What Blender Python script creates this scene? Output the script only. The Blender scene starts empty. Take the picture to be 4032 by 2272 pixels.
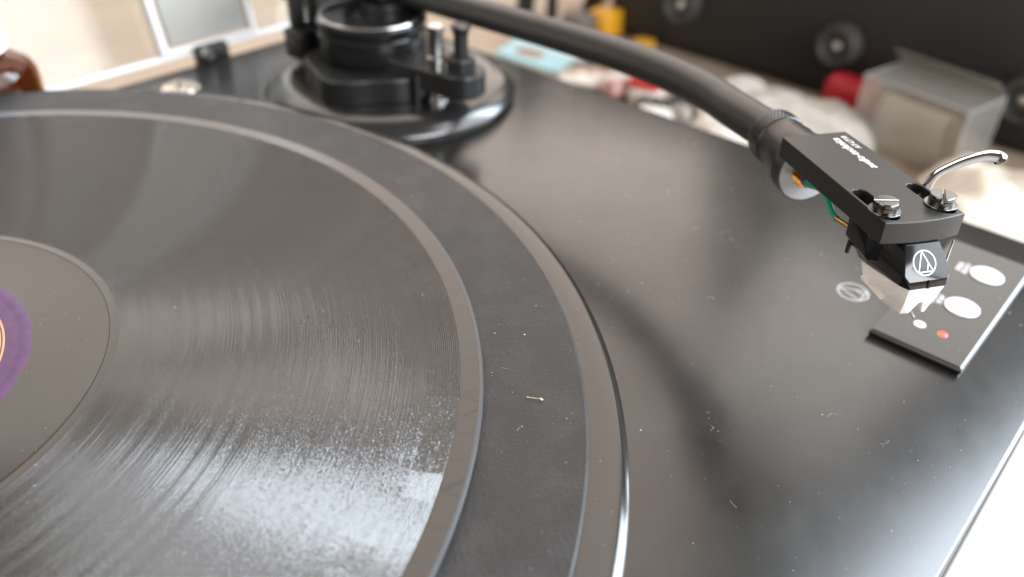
import bpy, bmesh, math, random
from mathutils import Vector, Matrix
random.seed(7)
S = 0.001                      # everything below is written in millimetres
scn = bpy.context.scene
col = scn.collection

# ------------------------------------------------------------------ camera
CAM = Vector((1.184, -171.861, 107.827))
RT = Vector((0.67175, -0.74044, 0.02227)); UP = Vector((0.42202, 0.40724, 0.80997)); FW = Vector((0.60880, 0.53470, -0.58605))
cd = bpy.data.cameras.new('camera'); cam = bpy.data.objects.new('camera', cd); col.objects.link(cam)
m = Matrix.Identity(4)
for i in range(3):
    m[i][0] = RT[i]; m[i][1] = UP[i]; m[i][2] = -FW[i]; m[i][3] = CAM[i] * S
cam.matrix_world = m
cd.sensor_width = 36; cd.lens = 29.05; cd.clip_start = 0.003; cd.clip_end = 60
cd.dof.use_dof = True; cd.dof.focus_distance = 0.163; cd.dof.aperture_fstop = 9.5; cd.dof.aperture_blades = 0
scn.camera = cam

# ------------------------------------------------------------------ room light
w = bpy.data.worlds.new('World'); scn.world = w; w.use_nodes = True
bg = w.node_tree.nodes['Background']
bg.inputs[0].default_value = (1.0, 0.89, 0.80, 1); bg.inputs[1].default_value = 0.27

def area(name, loc, target, sx, sy, power, color):
    ld = bpy.data.lights.new(name, 'AREA'); ld.shape = 'RECTANGLE'; ld.size = sx; ld.size_y = sy
    ld.energy = power; ld.color = color
    o = bpy.data.objects.new(name, ld); col.objects.link(o); o.location = loc
    o.rotation_euler = (Vector(target) - Vector(loc)).to_track_quat('-Z', 'Y').to_euler()
    return o
# daylight from the window on the right-hand, front side
area('window_light', (1.55, -1.62, 1.62), (0.05, -0.1, 1.1), 2.3, 3.1, 128, (0.88, 0.94, 1.0))
# the open pane of that window, brighter
area('open_pane_light', (2.00, -0.80, 1.02), (0.05, -0.1, 0.85), 0.62, 2.1, 72, (0.76, 0.88, 1.0))
# added dim lamp beside that window, reflected in the control panel
area('panel_fill_light', (2.1, 0.13, 1.15), (0, 0.13, 1.15), 0.56, 0.85, 4.2, (1.0, 0.93, 0.86))
# added fill lamp on the near side, whitens the stylus front
area('front_fill_light', (-0.15, -2.3, 1.05), (0.1, 0, 0.3), 1.6, 1.1, 80, (0.92, 0.96, 1.0))
# warm light coming back from the sunlit wall behind and to the right
area('wall_light', (1.5, 1.75, 1.95), (0.1, -0.05, 0.0), 3.55, 3.2, 90, (1.0, 0.85, 0.745))

# added lamp for bounce from the left room side, lifts the stylus
area('left_bounce_light', (-1.9, 0.6, 0.7), (0.1, -0.1, 0.0), 1.5, 1.5, 19, (1.0, 0.90, 0.80))

scn.view_settings.view_transform = 'Standard'; scn.view_settings.look = 'None'
scn.view_settings.exposure = 0.0; scn.view_settings.gamma = 1.0; scn.view_settings.use_curve_mapping = False
scn.cycles.use_denoising = True
scn.cycles.max_bounces = 10; scn.cycles.transparent_max_bounces = 12; scn.cycles.transmission_bounces = 8
scn.cycles.caustics_reflective = False; scn.cycles.caustics_refractive = False

# ------------------------------------------------------------------ materials
def mat(name, color, rough=0.5, metal=0.0, ior=1.5, **kw):
    M = bpy.data.materials.new(name); M.use_nodes = True
    b = M.node_tree.nodes['Principled BSDF']
    b.inputs['Base Color'].default_value = (*color, 1); b.inputs['Roughness'].default_value = rough
    b.inputs['Metallic'].default_value = metal; b.inputs['IOR'].default_value = ior
    for k, v in kw.items():
        b.inputs[k.replace('_', ' ')].default_value = v
    return M
class NT:
    """small helper to write node graphs"""
    def __init__(s, M): s.t = M.node_tree; s.b = s.t.nodes['Principled BSDF']
    def n(s, typ, **kw):
        x = s.t.nodes.new(typ)
        for k, v in kw.items(): setattr(x, k, v)
        return x
    def l(s, a, b): s.t.links.new(a, b)
    def val(s, inp, v):
        if hasattr(v, 'is_output') or isinstance(v, bpy.types.NodeSocket): s.l(v, inp)
        else: inp.default_value = v
    def math(s, op, a, b=0.0, c=0.0):
        x = s.n('ShaderNodeMath', operation=op)
        s.val(x.inputs[0], a); s.val(x.inputs[1], b); s.val(x.inputs[2], c); return x.outputs[0]
    def vec(s, op, a, b=(0, 0, 0), scale=None):
        x = s.n('ShaderNodeVectorMath', operation=op); s.val(x.inputs[0], a); s.val(x.inputs[1], b)
        if scale is not None: s.val(x.inputs[3], scale)
        return x.outputs['Value'] if op in ('LENGTH', 'DOT_PRODUCT') else x.outputs['Vector']
    def comb(s, x, y, z):
        c = s.n('ShaderNodeCombineXYZ'); s.val(c.inputs[0], x); s.val(c.inputs[1], y); s.val(c.inputs[2], z); return c.outputs[0]
    def sep(s, v):
        c = s.n('ShaderNodeSeparateXYZ'); s.l(v, c.inputs[0]); return c.outputs
    def noise(s, v, scale=5, detail=2, rough=0.5, dims='3D'):
        x = s.n('ShaderNodeTexNoise', noise_dimensions=dims)
        if dims == '1D': s.val(x.inputs['W'], v)
        else: s.val(x.inputs['Vector'], v)
        x.inputs['Scale'].default_value = scale; x.inputs['Detail'].default_value = detail; x.inputs['Roughness'].default_value = rough
        return x.outputs[0]
    def ramp(s, f, stops):
        r = s.n('ShaderNodeValToRGB'); s.val(r.inputs[0], f)
        e = r.color_ramp.elements
        while len(e) < len(stops): e.new(0.5)
        for q, (p, c) in zip(e, stops): q.position = p; q.color = (*c, 1) if len(c) == 3 else c
        return r.outputs[0]
    def mix(s, f, a, b):
        x = s.n('ShaderNodeMix', data_type='RGBA'); s.val(x.inputs[0], f)
        for i, v in ((6, a), (7, b)):
            if isinstance(v, tuple): x.inputs[i].default_value = (*v, 1)
            else: s.l(v, x.inputs[i])
        return x.outputs[2]
    def mixf(s, f, a, b):
        x = s.n('ShaderNodeMix', data_type='FLOAT'); s.val(x.inputs[0], f); s.val(x.inputs[2], a); s.val(x.inputs[3], b); return x.outputs[0]
    def mm(s):   # object coordinates in millimetres
        c = s.n('ShaderNodeTexCoord'); return s.vec('SCALE', c.outputs['Object'], scale=1000.0)
    def bump(s, h, strength=0.3, dist=0.0001):
        x = s.n('ShaderNodeBump'); x.inputs['Strength'].default_value = strength; x.inputs['Distance'].default_value = dist
        s.l(h, x.inputs['Height']); return x.outputs[0]

def grain(M, base_rough, var=0.08, scale=0.3, bump=0.0, bscale=6.0):
    """uneven gloss and a fine surface relief"""
    g = NT(M); c = g.mm(); n = g.noise(c, scale, 4)
    g.l(g.math('MULTIPLY_ADD', n, var, base_rough - var / 2), g.b.inputs['Roughness'])
    if bump: g.l(g.bump(g.noise(c, bscale, 3), 1.0, bump), g.b.inputs['Normal'])
    return M

M_plinth = mat('satin_black_lacquer', (0.016, 0.0145, 0.013), 0.24, ior=1.62)
g = NT(M_plinth); c = g.mm(); x, y, z = g.sep(c)
wipe = g.noise(g.comb(g.math('MULTIPLY', g.math('ADD', x, g.math('MULTIPLY', y, 0.6)), 0.012), g.math('MULTIPLY', g.math('SUBTRACT', y, g.math('MULTIPLY', x, 0.6)), 0.09), 0.0), 1.0, 5, 0.6)
blot = g.noise(c, 0.05, 5, 0.65)
g.l(g.math('ADD', g.math('MULTIPLY', wipe, 0.07), g.math('MULTIPLY_ADD', blot, 0.10, 0.135)), g.b.inputs['Roughness'])
g.l(g.bump(g.noise(c, 11.0, 3), 1.0, 0.0000022), g.b.inputs['Normal'])
g.l(g.ramp(g.noise(c, 0.035, 6, 0.7), [(0.45, (0.0145, 0.0135, 0.012)), (0.72, (0.024, 0.0225, 0.021))]), g.b.inputs['Base Color'])
M_gloss = grain(mat('gloss_black', (0.012, 0.012, 0.012), ior=1.55), 0.17, 0.06, 0.2)
M_black = grain(mat('black_plastic', (0.014, 0.014, 0.014)), 0.36, 0.1, 0.4)
M_tube = grain(mat('matte_black_arm', (0.03, 0.028, 0.026), ior=1.6), 0.42, 0.08, 0.5, 0.00001, 14)
M_anod = grain(mat('black_anodised', (0.020, 0.019, 0.018), ior=1.5), 0.34, 0.06, 0.6, 0.000004, 30)
M_rubber = grain(mat('black_rubber', (0.016, 0.016, 0.016)), 0.6, 0.1, 0.4)
M_chrome = mat('chrome', (0.82, 0.82, 0.82), 0.06, 1.0)
M_steel = grain(mat('brushed_steel', (0.62, 0.61, 0.60), metal=1.0), 0.22, 0.1, 1.2)
M_alu = mat('bare_aluminium', (0.42, 0.43, 0.45), 0.42, 0.2)
M_screw = grain(mat('dark_nickel', (0.15, 0.15, 0.15), metal=1.0), 0.17, 0.06, 1.0)
M_dchrome = mat('dark_chrome', (0.30, 0.295, 0.29), 0.08, 1.0)
M_gold = mat('gold', (0.85, 0.56, 0.20), 0.22, 1.0)
M_white = mat('white_print', (0.85, 0.85, 0.85), 0.5)
M_cream = mat('cream_white_plastic', (0.93, 0.90, 0.87), 0.5, ior=1.4, Subsurface_Weight=0.12, Subsurface_Radius=(1.0, 0.85, 0.7), Subsurface_Scale=0.003)
M_dust = mat('dust_lint', (0.62, 0.60, 0.57), 0.9)

# leather-grained rubber mat
M_mat = mat('grained_rubber_mat', (0.024, 0.023, 0.022), 0.5, ior=1.48)
g = NT(M_mat); c = g.mm()
v = g.n('ShaderNodeTexVoronoi', feature='SMOOTH_F1'); g.l(g.vec('ADD', c, g.vec('SCALE', g.n('ShaderNodeTexNoise').outputs[1], scale=0.0)), v.inputs['Vector']); v.inputs['Scale'].default_value = 1.25
h = g.math('ADD', g.math('MULTIPLY', v.outputs['Distance'], 0.7), g.noise(c, 1.6, 4, 0.6))
g.l(g.bump(h, 0.55, 0.00022), g.b.inputs['Normal'])
g.l(g.math('MULTIPLY_ADD', g.noise(c, 0.06, 3), 0.14, 0.46), g.b.inputs['Roughness'])
dirt = g.ramp(g.noise(c, 0.09, 5, 0.65), [(0.46, (0.020, 0.020, 0.0205)), (0.75, (0.036, 0.036, 0.0365))])
g.l(dirt, g.b.inputs['Base Color'])

# grooved lacquer: the normal is tilted ring by ring (V-shaped grooves) with audio modulation along the groove
def groove_material():
    M = mat('grooved_black_lacquer', (0.02, 0.019, 0.018), 0.16, ior=1.92)
    g = NT(M); c = g.mm(); x, y, z = g.sep(c)
    flat = g.comb(x, y, 0.0); r = g.vec('LENGTH', flat); rh = g.vec('NORMALIZE', flat)
    th = g.math('ARCTAN2', y, x)
    xr, yr, zr = g.sep(rh); tg = g.comb(g.math('MULTIPLY', yr, -1.0), xr, 0.0)
    arc = g.math('MULTIPLY', th, 100.0)
    loud = g.noise(g.comb(r, 0.0, 0.0), 0.35, 5, 0.75)                       # quiet and loud bands
    fine = g.noise(g.comb(r, 0.0, 5.0), 2.6, 2, 0.6)
    wob = g.noise(g.comb(g.math('MULTIPLY', r, 2.2), g.math('MULTIPLY', arc, 0.5), 0.0), 1.0, 2)
    ph = g.math('ADD', g.math('MULTIPLY', g.math('LOGARITHM', g.math('MULTIPLY_ADD', g.math('SUBTRACT', r, 55.0), 0.0041, 0.15), math.e), 2 * math.pi / 0.0041), g.math('MULTIPLY', wob, 1.2))
    amp = g.math('ADD', g.math('MULTIPLY_ADD', loud, 0.42, 0.27), g.math('MULTIPLY', fine, 0.46))
    sn = g.math('SINE', ph)
    sh = g.math('MULTIPLY', g.math('MULTIPLY', sn, g.math('ABSOLUTE', sn)), 3.2)
    s1 = g.math('MULTIPLY', g.math('MAXIMUM', g.math('MINIMUM', sh, 1.0), -1.0), amp)
    # modulation along the groove: mostly gentle, with sparse strong flecks in the loud bands
    spk = g.noise(g.comb(g.math('MULTIPLY', r, 3.2), g.math('MULTIPLY', arc, 1.9), 7.0), 1.0, 3, 0.75)
    cen = g.math('SUBTRACT', spk, 0.5)
    cub = g.math('MULTIPLY', g.math('MULTIPLY', cen, g.math('ABSOLUTE', cen)), 16.0)
    tsl = g.math('MULTIPLY', cub, g.math('MAXIMUM', g.math('MULTIPLY_ADD', loud, 3.2, -1.1), 0.22))
    # cracked lacquer: plates along the rim, each tilted a little
    rj = g.math('ADD', r, g.math('MULTIPLY', g.noise(c, 0.5, 2), 1.2))
    rb = g.math('FLOOR', g.math('DIVIDE', rj, 5.5))
    ab = g.math('FLOOR', g.math('ADD', g.math('MULTIPLY', g.math('ADD', arc, g.math('MULTIPLY', g.noise(c, 0.3, 3), 2.0)), 0.19), g.math('MULTIPLY', rb, 0.37)))
    wn = g.n('ShaderNodeTexWhiteNoise', noise_dimensions='2D'); g.l(g.comb(rb, ab, 0.0), wn.inputs['Vector'])
    cx = wn.outputs['Value']
    outer = g.n('ShaderNodeMapRange'); g.l(r, outer.inputs[0]); outer.inputs[1].default_value = 104; outer.inputs[2].default_value = 117
    pl = g.math('MULTIPLY', g.math('SUBTRACT', cx, 0.5), g.math('MULTIPLY', outer.outputs[0], 0.10))
    tsl = g.math('ADD', tsl, pl)
    N = g.vec('NORMALIZE', g.vec('ADD', g.vec('ADD', g.vec('SCALE', rh, scale=s1), g.vec('SCALE', tg, scale=tsl)), (0, 0, 1)))
    g.l(N, g.b.inputs['Normal'])
    g.l(g.ramp(loud, [(0.35, (0.012, 0.0105, 0.0092)), (0.65, (0.030, 0.027, 0.024))]), g.b.inputs['Base Color'])
    return M
M_groove = groove_material()
M_land = mat('smooth_black_lacquer', (0.018, 0.016, 0.0145), 0.13, ior=1.62)
g = NT(M_land); c = g.mm(); x, y, z = g.sep(c); r = g.vec('LENGTH', g.comb(x, y, 0.0)); arc = g.math('MULTIPLY', g.math('ARCTAN2', y, x), 122.0)
vo = g.n('ShaderNodeTexVoronoi', voronoi_dimensions='2D', feature='DISTANCE_TO_EDGE'); g.l(g.comb(g.math('MULTIPLY', r, 0.03), g.math('MULTIPLY', arc, 0.16), 0.0), vo.inputs['Vector']); vo.inputs['Scale'].default_value = 1.0
crack = g.math('LESS_THAN', vo.outputs['Distance'], 0.018)
on = g.math('GREATER_THAN', r, 112.0)
g.l(g.mix(g.math('MULTIPLY', crack, on), (0.018, 0.016, 0.0145), (0.004, 0.004, 0.004)), g.b.inputs['Base Color'])
g.l(g.math('MULTIPLY_ADD', g.noise(c, 0.2, 4), 0.12, 0.11), g.b.inputs['Roughness'])
g.l(g.bump(g.noise(c, 0.5, 5, 0.6), 0.25, 0.000006), g.b.inputs['Normal'])

M_ring = grain(mat('polished_black_platter', (0.022, 0.020, 0.018), ior=1.6), 0.14, 0.06, 0.1)

M_label = mat('purple_paper', (0.10, 0.035, 0.12), 0.45)
g = NT(M_label); c = g.mm(); x, y, z = g.sep(c); r = g.vec('LENGTH', g.comb(x, y, 0.0))
gold = g.math('MULTIPLY', g.math('LESS_THAN', r, 31.9), g.math('GREATER_THAN', g.math('SINE', g.math('MULTIPLY', r, 9.0)), -0.25))
gold = g.math('MULTIPLY', gold, g.math('GREATER_THAN', r, 28.5))
pap = g.ramp(g.noise(c, 0.35, 5, 0.6), [(0.3, (0.058, 0.022, 0.072)), (0.7, (0.092, 0.034, 0.105))])
g.l(g.mix(gold, pap, (0.52, 0.30, 0.12)), g.b.inputs['Base Color'])

def table_material():
    M = mat('pale_wood_table', (0.5, 0.4, 0.3), 0.5); g = NT(M); c = g.mm(); x, y, z = g.sep(c)
    n = g.noise(g.comb(g.math('MULTIPLY', x, 0.006), g.math('MULTIPLY', y, 0.05), 0.0), 1.0, 6, 0.6)
    g.l(g.ramp(n, [(0.3, (0.36, 0.27, 0.195)), (0.7, (0.44, 0.345, 0.255))]), g.b.inputs['Base Color'])
    return M
M_table = table_material()
def sheet(name, tint, haze, hcol, rough=0.03, ior=1.49):
    """thin clear plastic: see-through, mirror-like at a slant, a little milky"""
    M = bpy.data.materials.new(name); M.use_nodes = True; t = M.node_tree; t.nodes.remove(t.nodes['Principled BSDF'])
    tr = t.nodes.new('ShaderNodeBsdfTransparent'); tr.inputs[0].default_value = (*tint, 1)
    gl = t.nodes.new('ShaderNodeBsdfGlossy'); gl.inputs['Roughness'].default_value = rough
    di = t.nodes.new('ShaderNodeBsdfDiffuse'); di.inputs[0].default_value = (*hcol, 1)
    lw = t.nodes.new('ShaderNodeLayerWeight'); pw = t.nodes.new('ShaderNodeMath'); pw.operation = 'POWER'; pw.inputs[1].default_value = 5.0
    fr = t.nodes.new('ShaderNodeMath'); fr.operation = 'MULTIPLY_ADD'; fr.inputs[1].default_value = 0.96; fr.inputs[2].default_value = ((ior - 1) / (ior + 1)) ** 2
    t.links.new(lw.outputs['Facing'], pw.inputs[0]); t.links.new(pw.outputs[0], fr.inputs[0])
    a = t.nodes.new('ShaderNodeMixShader'); b = t.nodes.new('ShaderNodeMixShader'); a.inputs[0].default_value = haze
    t.links.new(tr.outputs[0], a.inputs[1]); t.links.new(di.outputs[0], a.inputs[2])
    t.links.new(fr.outputs[0], b.inputs[0]); t.links.new(a.outputs[0], b.inputs[1]); t.links.new(gl.outputs[0], b.inputs[2])
    t.links.new(b.outputs[0], t.nodes['Material Output'].inputs[0]); return M
M_acrylic = sheet('clear_acrylic', (0.95, 0.96, 0.96), 0.008, (0.9, 0.9, 0.88))
M_lip = sheet('lit_acrylic_edge', (0.92, 0.92, 0.90), 0.85, (0.95, 0.94, 0.93))  # milky white paints in the light piped along the clear edges
M_edge_highlight = sheet('film_edge_highlight', (0.9, 0.9, 0.88), 0.38, (0.85, 0.83, 0.80), 0.1)  # milkier film with the edge highlights painted into its colour
M_film = sheet('clear_film', (0.93, 0.93, 0.91), 0.13, (0.80, 0.78, 0.74), 0.12)

# ------------------------------------------------------------------ mesh helpers
def finish(name, me, M, parent=None, smooth=35, label=None):
    o = bpy.data.objects.new(name, me); col.objects.link(o)
    if M is not None and len(me.materials) == 0: me.materials.append(M)
    if smooth:
        me.shade_smooth(); me.set_sharp_from_angle(angle=math.radians(smooth))
    if parent: o.parent = parent
    if label: o['label'] = label
    return o
def empty(name, loc=(0, 0, 0), rot=(0, 0, 0)):
    o = bpy.data.objects.new(name, None); col.objects.link(o); o.location = Vector(loc) * S; o.rotation_euler = rot
    o.empty_display_size = 0.01
    return o
def tag(o, label, cat, group=None, kind=None):
    o['label'] = label; o['category'] = cat
    if group: o['group'] = group
    if kind: o['kind'] = kind
    return o
def from_bm(bm, xf=None):
    me = bpy.data.meshes.new('m')
    for v in bm.verts: v.co = (xf @ v.co if xf else v.co) * S
    bmesh.ops.recalc_face_normals(bm, faces=bm.faces)
    bm.to_mesh(me); bm.free(); return me
def bm_lathe(profile, n=96, closed=False):
    bm = bmesh.new(); rings = []
    for (r, z) in profile:
        if r < 1e-6: rings.append([bm.verts.new((0, 0, z))])
        else: rings.append([bm.verts.new((r * math.cos(2 * math.pi * k / n), r * math.sin(2 * math.pi * k / n), z)) for k in range(n)])
    pairs = list(zip(rings, rings[1:])) + ([(rings[-1], rings[0])] if closed else [])
    for a, b in pairs:
        for k in range(n):
            k2 = (k + 1) % n
            if len(a) == 1 and len(b) == 1: continue
            if len(a) == 1: bm.faces.new((a[0], b[k], b[k2]))
            elif len(b) == 1: bm.faces.new((a[k], b[0], a[k2]))
            else: bm.faces.new((a[k], b[k], b[k2], a[k2]))
    return bm
def lathe(name, profile, M, parent=None, loc=(0, 0, 0), n=96, closed=False, smooth=35, rot=None):
    bm = bm_lathe(profile, n, closed)
    xf = Matrix.Translation(loc) @ (rot if rot else Matrix.Identity(4))
    return finish(name, from_bm(bm, xf), M, parent, smooth)
def bm_box(a, b, bev=0.0, seg=2, bm=None):
    bm2 = bmesh.new(); bmesh.ops.create_cube(bm2, size=1)
    for v in bm2.verts:
        v.co = Vector([a[i] + (b[i] - a[i]) * (v.co[i] + 0.5) for i in range(3)])
    if bev: bmesh.ops.bevel(bm2, geom=bm2.edges[:], offset=bev, segments=seg, affect='EDGES', profile=0.5)
    return bm2
def box(name, a, b, M, parent=None, bev=0.0, seg=2, xf=None, smooth=35):
    return finish(name, from_bm(bm_box(a, b, bev, seg), xf), M, parent, smooth)
def bm_hull(pts, bev=0.0):
    bm = bmesh.new()
    for q in pts: bm.verts.new(q)
    r = bmesh.ops.convex_hull(bm, input=bm.verts[:])
    junk = [e for e in r['geom_interior'] if isinstance(e, bmesh.types.BMVert)]
    if junk: bmesh.ops.delete(bm, geom=junk, context='VERTS')
    bmesh.ops.dissolve_limit(bm, angle_limit=math.radians(2), verts=bm.verts[:], edges=bm.edges[:])
    if bev: bmesh.ops.bevel(bm, geom=bm.edges[:], offset=bev, segments=2, affect='EDGES', profile=0.5)
    return bm
def join_bm(bms):
    out = bmesh.new()
    for b in bms:
        t = bpy.data.meshes.new('t'); b.to_mesh(t); b.free(); out.from_mesh(t); bpy.data.meshes.remove(t)
    return out
def hull(name, pts, M, parent=None, bev=0.0, smooth=25):
    return finish(name, from_bm(bm_hull(pts, bev)), M, parent, smooth)
def outline(name, loops, z0, z1, M, parent=None, bev=0.0, smooth=12, xf=None):
    """flat outline with holes, given thickness"""
    cu = bpy.data.curves.new('c', 'CURVE'); cu.dimensions = '2D'; cu.fill_mode = 'BOTH'
    for L in loops:
        sp = cu.splines.new('POLY'); sp.points.add(len(L) - 1); sp.use_cyclic_u = True
        for p, q in zip(sp.points, L): p.co = (q[0], q[1], 0, 1)
    cu.extrude = (z1 - z0) / 2 - bev; cu.bevel_depth = bev; cu.bevel_resolution = 1; cu.offset = -bev
    o = bpy.data.objects.new('tmp', cu); col.objects.link(o)
    dg = bpy.context.evaluated_depsgraph_get(); me = bpy.data.meshes.new_from_object(o.evaluated_get(dg))
    bpy.data.objects.remove(o); bpy.data.curves.remove(cu)
    bm = bmesh.new(); bm.from_mesh(me); bpy.data.meshes.remove(me)
    bmesh.ops.remove_doubles(bm, verts=bm.verts[:], dist=1e-4)
    for v in bm.verts: v.co.z += (z0 + z1) / 2
    return finish(name, from_bm(bm, xf), M, parent, smooth)
def circ(cx, cy, r, n=48, a0=0, a1=360):
    full = abs(a1 - a0) >= 360
    return [(cx + r * math.cos(math.radians(a0 + (a1 - a0) * k / (n if full else n - 1))), cy + r * math.sin(math.radians(a0 + (a1 - a0) * k / (n if full else n - 1)))) for k in range(n)]
def slot(x0, x1, y, r, n=26):
    return [(x1 + r * math.cos(math.radians(-90 + 180 * k / (n - 1))), y + r * math.sin(math.radians(-90 + 180 * k / (n - 1)))) for k in range(n)] + \
           [(x0 + r * math.cos(math.radians(90 + 180 * k / (n - 1))), y + r * math.sin(math.radians(90 + 180 * k / (n - 1)))) for k in range(n)]
def smooth_path(pts, n=10):
    out = []; P = [Vector(q) for q in pts]; P = [P[0] * 2 - P[1]] + P + [P[-1] * 2 - P[-2]]
    for i in range(1, len(P) - 2):
        for k in range(n):
            t = k / n; a, b, c, d = P[i - 1], P[i], P[i + 1], P[i + 2]
            out.append(0.5 * ((2 * b) + (c - a) * t + (2 * a - 5 * b + 4 * c - d) * t * t + (3 * b - a - 3 * c + d) * t ** 3))
    out.append(P[-2]); return out
def bm_tube(path, rad, n=24, flat=1.0, cap=True):
    bm = bmesh.new(); path = [Vector(q) for q in path]; rings = []
    up = Vector((0, 0, 1))
    for i, q in enumerate(path):
        t = (path[min(i + 1, len(path) - 1)] - path[max(i - 1, 0)]).normalized()
        if abs(t.dot(up)) > 0.95: up = Vector((1, 0, 0))
        a = t.cross(up).normalized(); b = a.cross(t).normalized()
        rr = rad(i / (len(path) - 1)) if callable(rad) else rad
        ra, rb = rr if isinstance(rr, tuple) else (rr, rr * flat)
        rings.append([bm.verts.new(q + a * ra * math.cos(2 * math.pi * k / n) + b * rb * math.sin(2 * math.pi * k / n)) for k in range(n)])
    for a, b in zip(rings, rings[1:]):
        for k in range(n): bm.faces.new((a[k], b[k], b[(k + 1) % n], a[(k + 1) % n]))
    if cap: bm.faces.new(rings[0]); bm.faces.new(rings[-1])
    return bm
def tube(name, path, rad, M, parent=None, n=24, flat=1.0, smooth=50):
    return finish(name, from_bm(bm_tube(path, rad, n, flat)), M, parent, smooth)
def text(name, body, size, M, parent, loc, up=(0, 1, 0), right=(1, 0, 0), shear=0.0, off=0.0, align='LEFT', thick=0.02, space=1.0):
    cu = bpy.data.curves.new('t', 'FONT'); cu.body = body; cu.size = size; cu.shear = shear; cu.offset = off; cu.align_x = align
    cu.extrude = thick; cu.space_character = space; cu.resolution_u = 3
    o = bpy.data.objects.new('tmp', cu); col.objects.link(o)
    dg = bpy.context.evaluated_depsgraph_get(); me = bpy.data.meshes.new_from_object(o.evaluated_get(dg))
    bpy.data.objects.remove(o); bpy.data.curves.remove(cu)
    r = Vector(right).normalized(); u = Vector(up).normalized(); nn = r.cross(u)
    X = Matrix(((r.x, u.x, nn.x, loc[0]), (r.y, u.y, nn.y, loc[1]), (r.z, u.z, nn.z, loc[2]), (0, 0, 0, 1)))
    bm = bmesh.new(); bm.from_mesh(me); bpy.data.meshes.remove(me)
    return finish(name, from_bm(bm, X), M, parent, 0)
def emblem(name, R, wl, M, parent, loc, right=(1, 0, 0), up=(0, 1, 0)):
    """ring round a triangle with one inner stroke"""
    r = Vector(right).normalized(); u = Vector(up).normalized(); nn = r.cross(u)
    X = Matrix(((r.x, u.x, nn.x, loc[0]), (r.y, u.y, nn.y, loc[1]), (r.z, u.z, nn.z, loc[2]), (0, 0, 0, 1)))
    bm = bmesh.new(); n = 64; h = 0.03
    ro = [[bm.verts.new((q * math.cos(2 * math.pi * k / n), q * math.sin(2 * math.pi * k / n), h)) for k in range(n)] for q in (R, R - wl)]
    for k in range(n): bm.faces.new((ro[0][k], ro[0][(k + 1) % n], ro[1][(k + 1) % n], ro[1][k]))
    def bar(a, b, z, wd=wl * 0.92):
        a = Vector((*a, 0)) * (R - wl / 2); b = Vector((*b, 0)) * (R - wl / 2); d = (b - a).normalized(); s = Vector((-d.y, d.x, 0)) * wd / 2
        a = a - d * wd * .3; b = b + d * wd * .3
        bm.faces.new([bm.verts.new(q + Vector((0, 0, z))) for q in (a - s, b - s, b + s, a + s)])
    bar((-0.10, 0.95), (-0.64, -0.72), h + .004); bar((-0.10, 0.95), (0.66, -0.72), h + .008)
    bar((-0.64, -0.72), (0.66, -0.72), h + .012); bar((0.34, 0.02), (0.12, -0.72), h + .016)
    return finish(name, from_bm(bm, X), M, parent, 0)

# ------------------------------------------------------------------ setting: table
ZT = -95.0          # table top
ZP = -21.0          # plinth top
t = box('table', (-900, -700, ZT - 30), (1100, 1300, ZT), M_table, None, 2)
t['kind'] = 'structure'; t['label'] = 'pale wooden table top under everything'

# ------------------------------------------------------------------ turntable
PIV = Vector((209.5, 68, 0))
tt = tag(empty('turntable', (30, -12, ZT)), 'satin black turntable with platter, control panel and tonearm mount', 'turntable')
def local(o, parent=tt):
    o.parent = parent; o.matrix_parent_inverse = parent.matrix_basis.inverted(); return o
L = local
X0, X1, Y0, Y1 = -196, 258.5, -171.2, 147.2
bm = bm_box((X0, Y0, -74), (X1, Y1, ZP), 1.4, 3)
L(finish('plinth', from_bm(bm), M_plinth))
for fx, fy in ((X0 + 40, Y0 + 40), (X1 - 40, Y0 + 40), (X0 + 40, Y1 - 40), (X1 - 40, Y1 - 40)):
    L(lathe('foot', [(0, -95), (22, -95), (24, -92), (24, -78), (20, -74), (0, -74)], M_rubber, None, (fx, fy, 0), 40))

# platter with bevelled rim
pl = L(lathe('platter', [(0, -17), (150, -17), (152.3, -16.5), (152.3, -5.4), (152.1, -4.95), (150.95, -4.12), (150.6, -4.0), (147, -4.0), (0, -4.0)], M_ring, None, (0, 0, 0), 256, smooth=20))
sp = lathe('spindle', [(0, 12), (2.2, 11.4), (3.5, 9), (3.5, -4)], M_chrome, None, (0, 0, 0), 32); sp.parent = pl
# control panel
cp = L(outline('control_panel', [[(182.4, -154.2), (241.5, -154.2), (241.5, -131.8), (182.4, -131.8)]], ZP + 0.002, ZP + 1.9, mat('dark_panel', (0.020, 0.020, 0.021), 0.20, ior=1.6), None, 0.7, 10))
ZC = ZP + 1.9
M_btn = mat('button_window_white', (0.93, 0.93, 0.93), 0.32, 0.25)  # window reflection on the metal painted in as a near-white base
for bx in (207.7, 227.7):
    b = lathe('button', [(0, ZC + .40), (3.9, ZC + .40), (4.2, ZC + .3), (4.3, ZC - .1), (4.3, ZC - .4)], M_btn, cp, (bx, -145.7, 0), 48, smooth=15)
    lathe('button_collar', [(4.32, ZC + .03), (4.38, ZC + .10), (4.62, ZC + .10), (4.7, ZC - .05)], M_gloss, cp, (bx, -145.7, 0), 48)
text('button_print', 'START/\nSTOP', 1.75, M_white, cp, (207.6, -139.3, ZC + .02), align='CENTER', off=0.03)
text('button_print', 'SPEED\nSELECT', 1.75, M_white, cp, (227.5, -139.3, ZC + .02), align='CENTER', off=0.03)
lathe('indicator_ring', [(0.55, ZC + .05), (0.75, ZC + .12), (1.35, ZC + .12), (1.5, ZC - .05)], M_white, cp, (193.0, -140.3, 0), 32)
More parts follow.
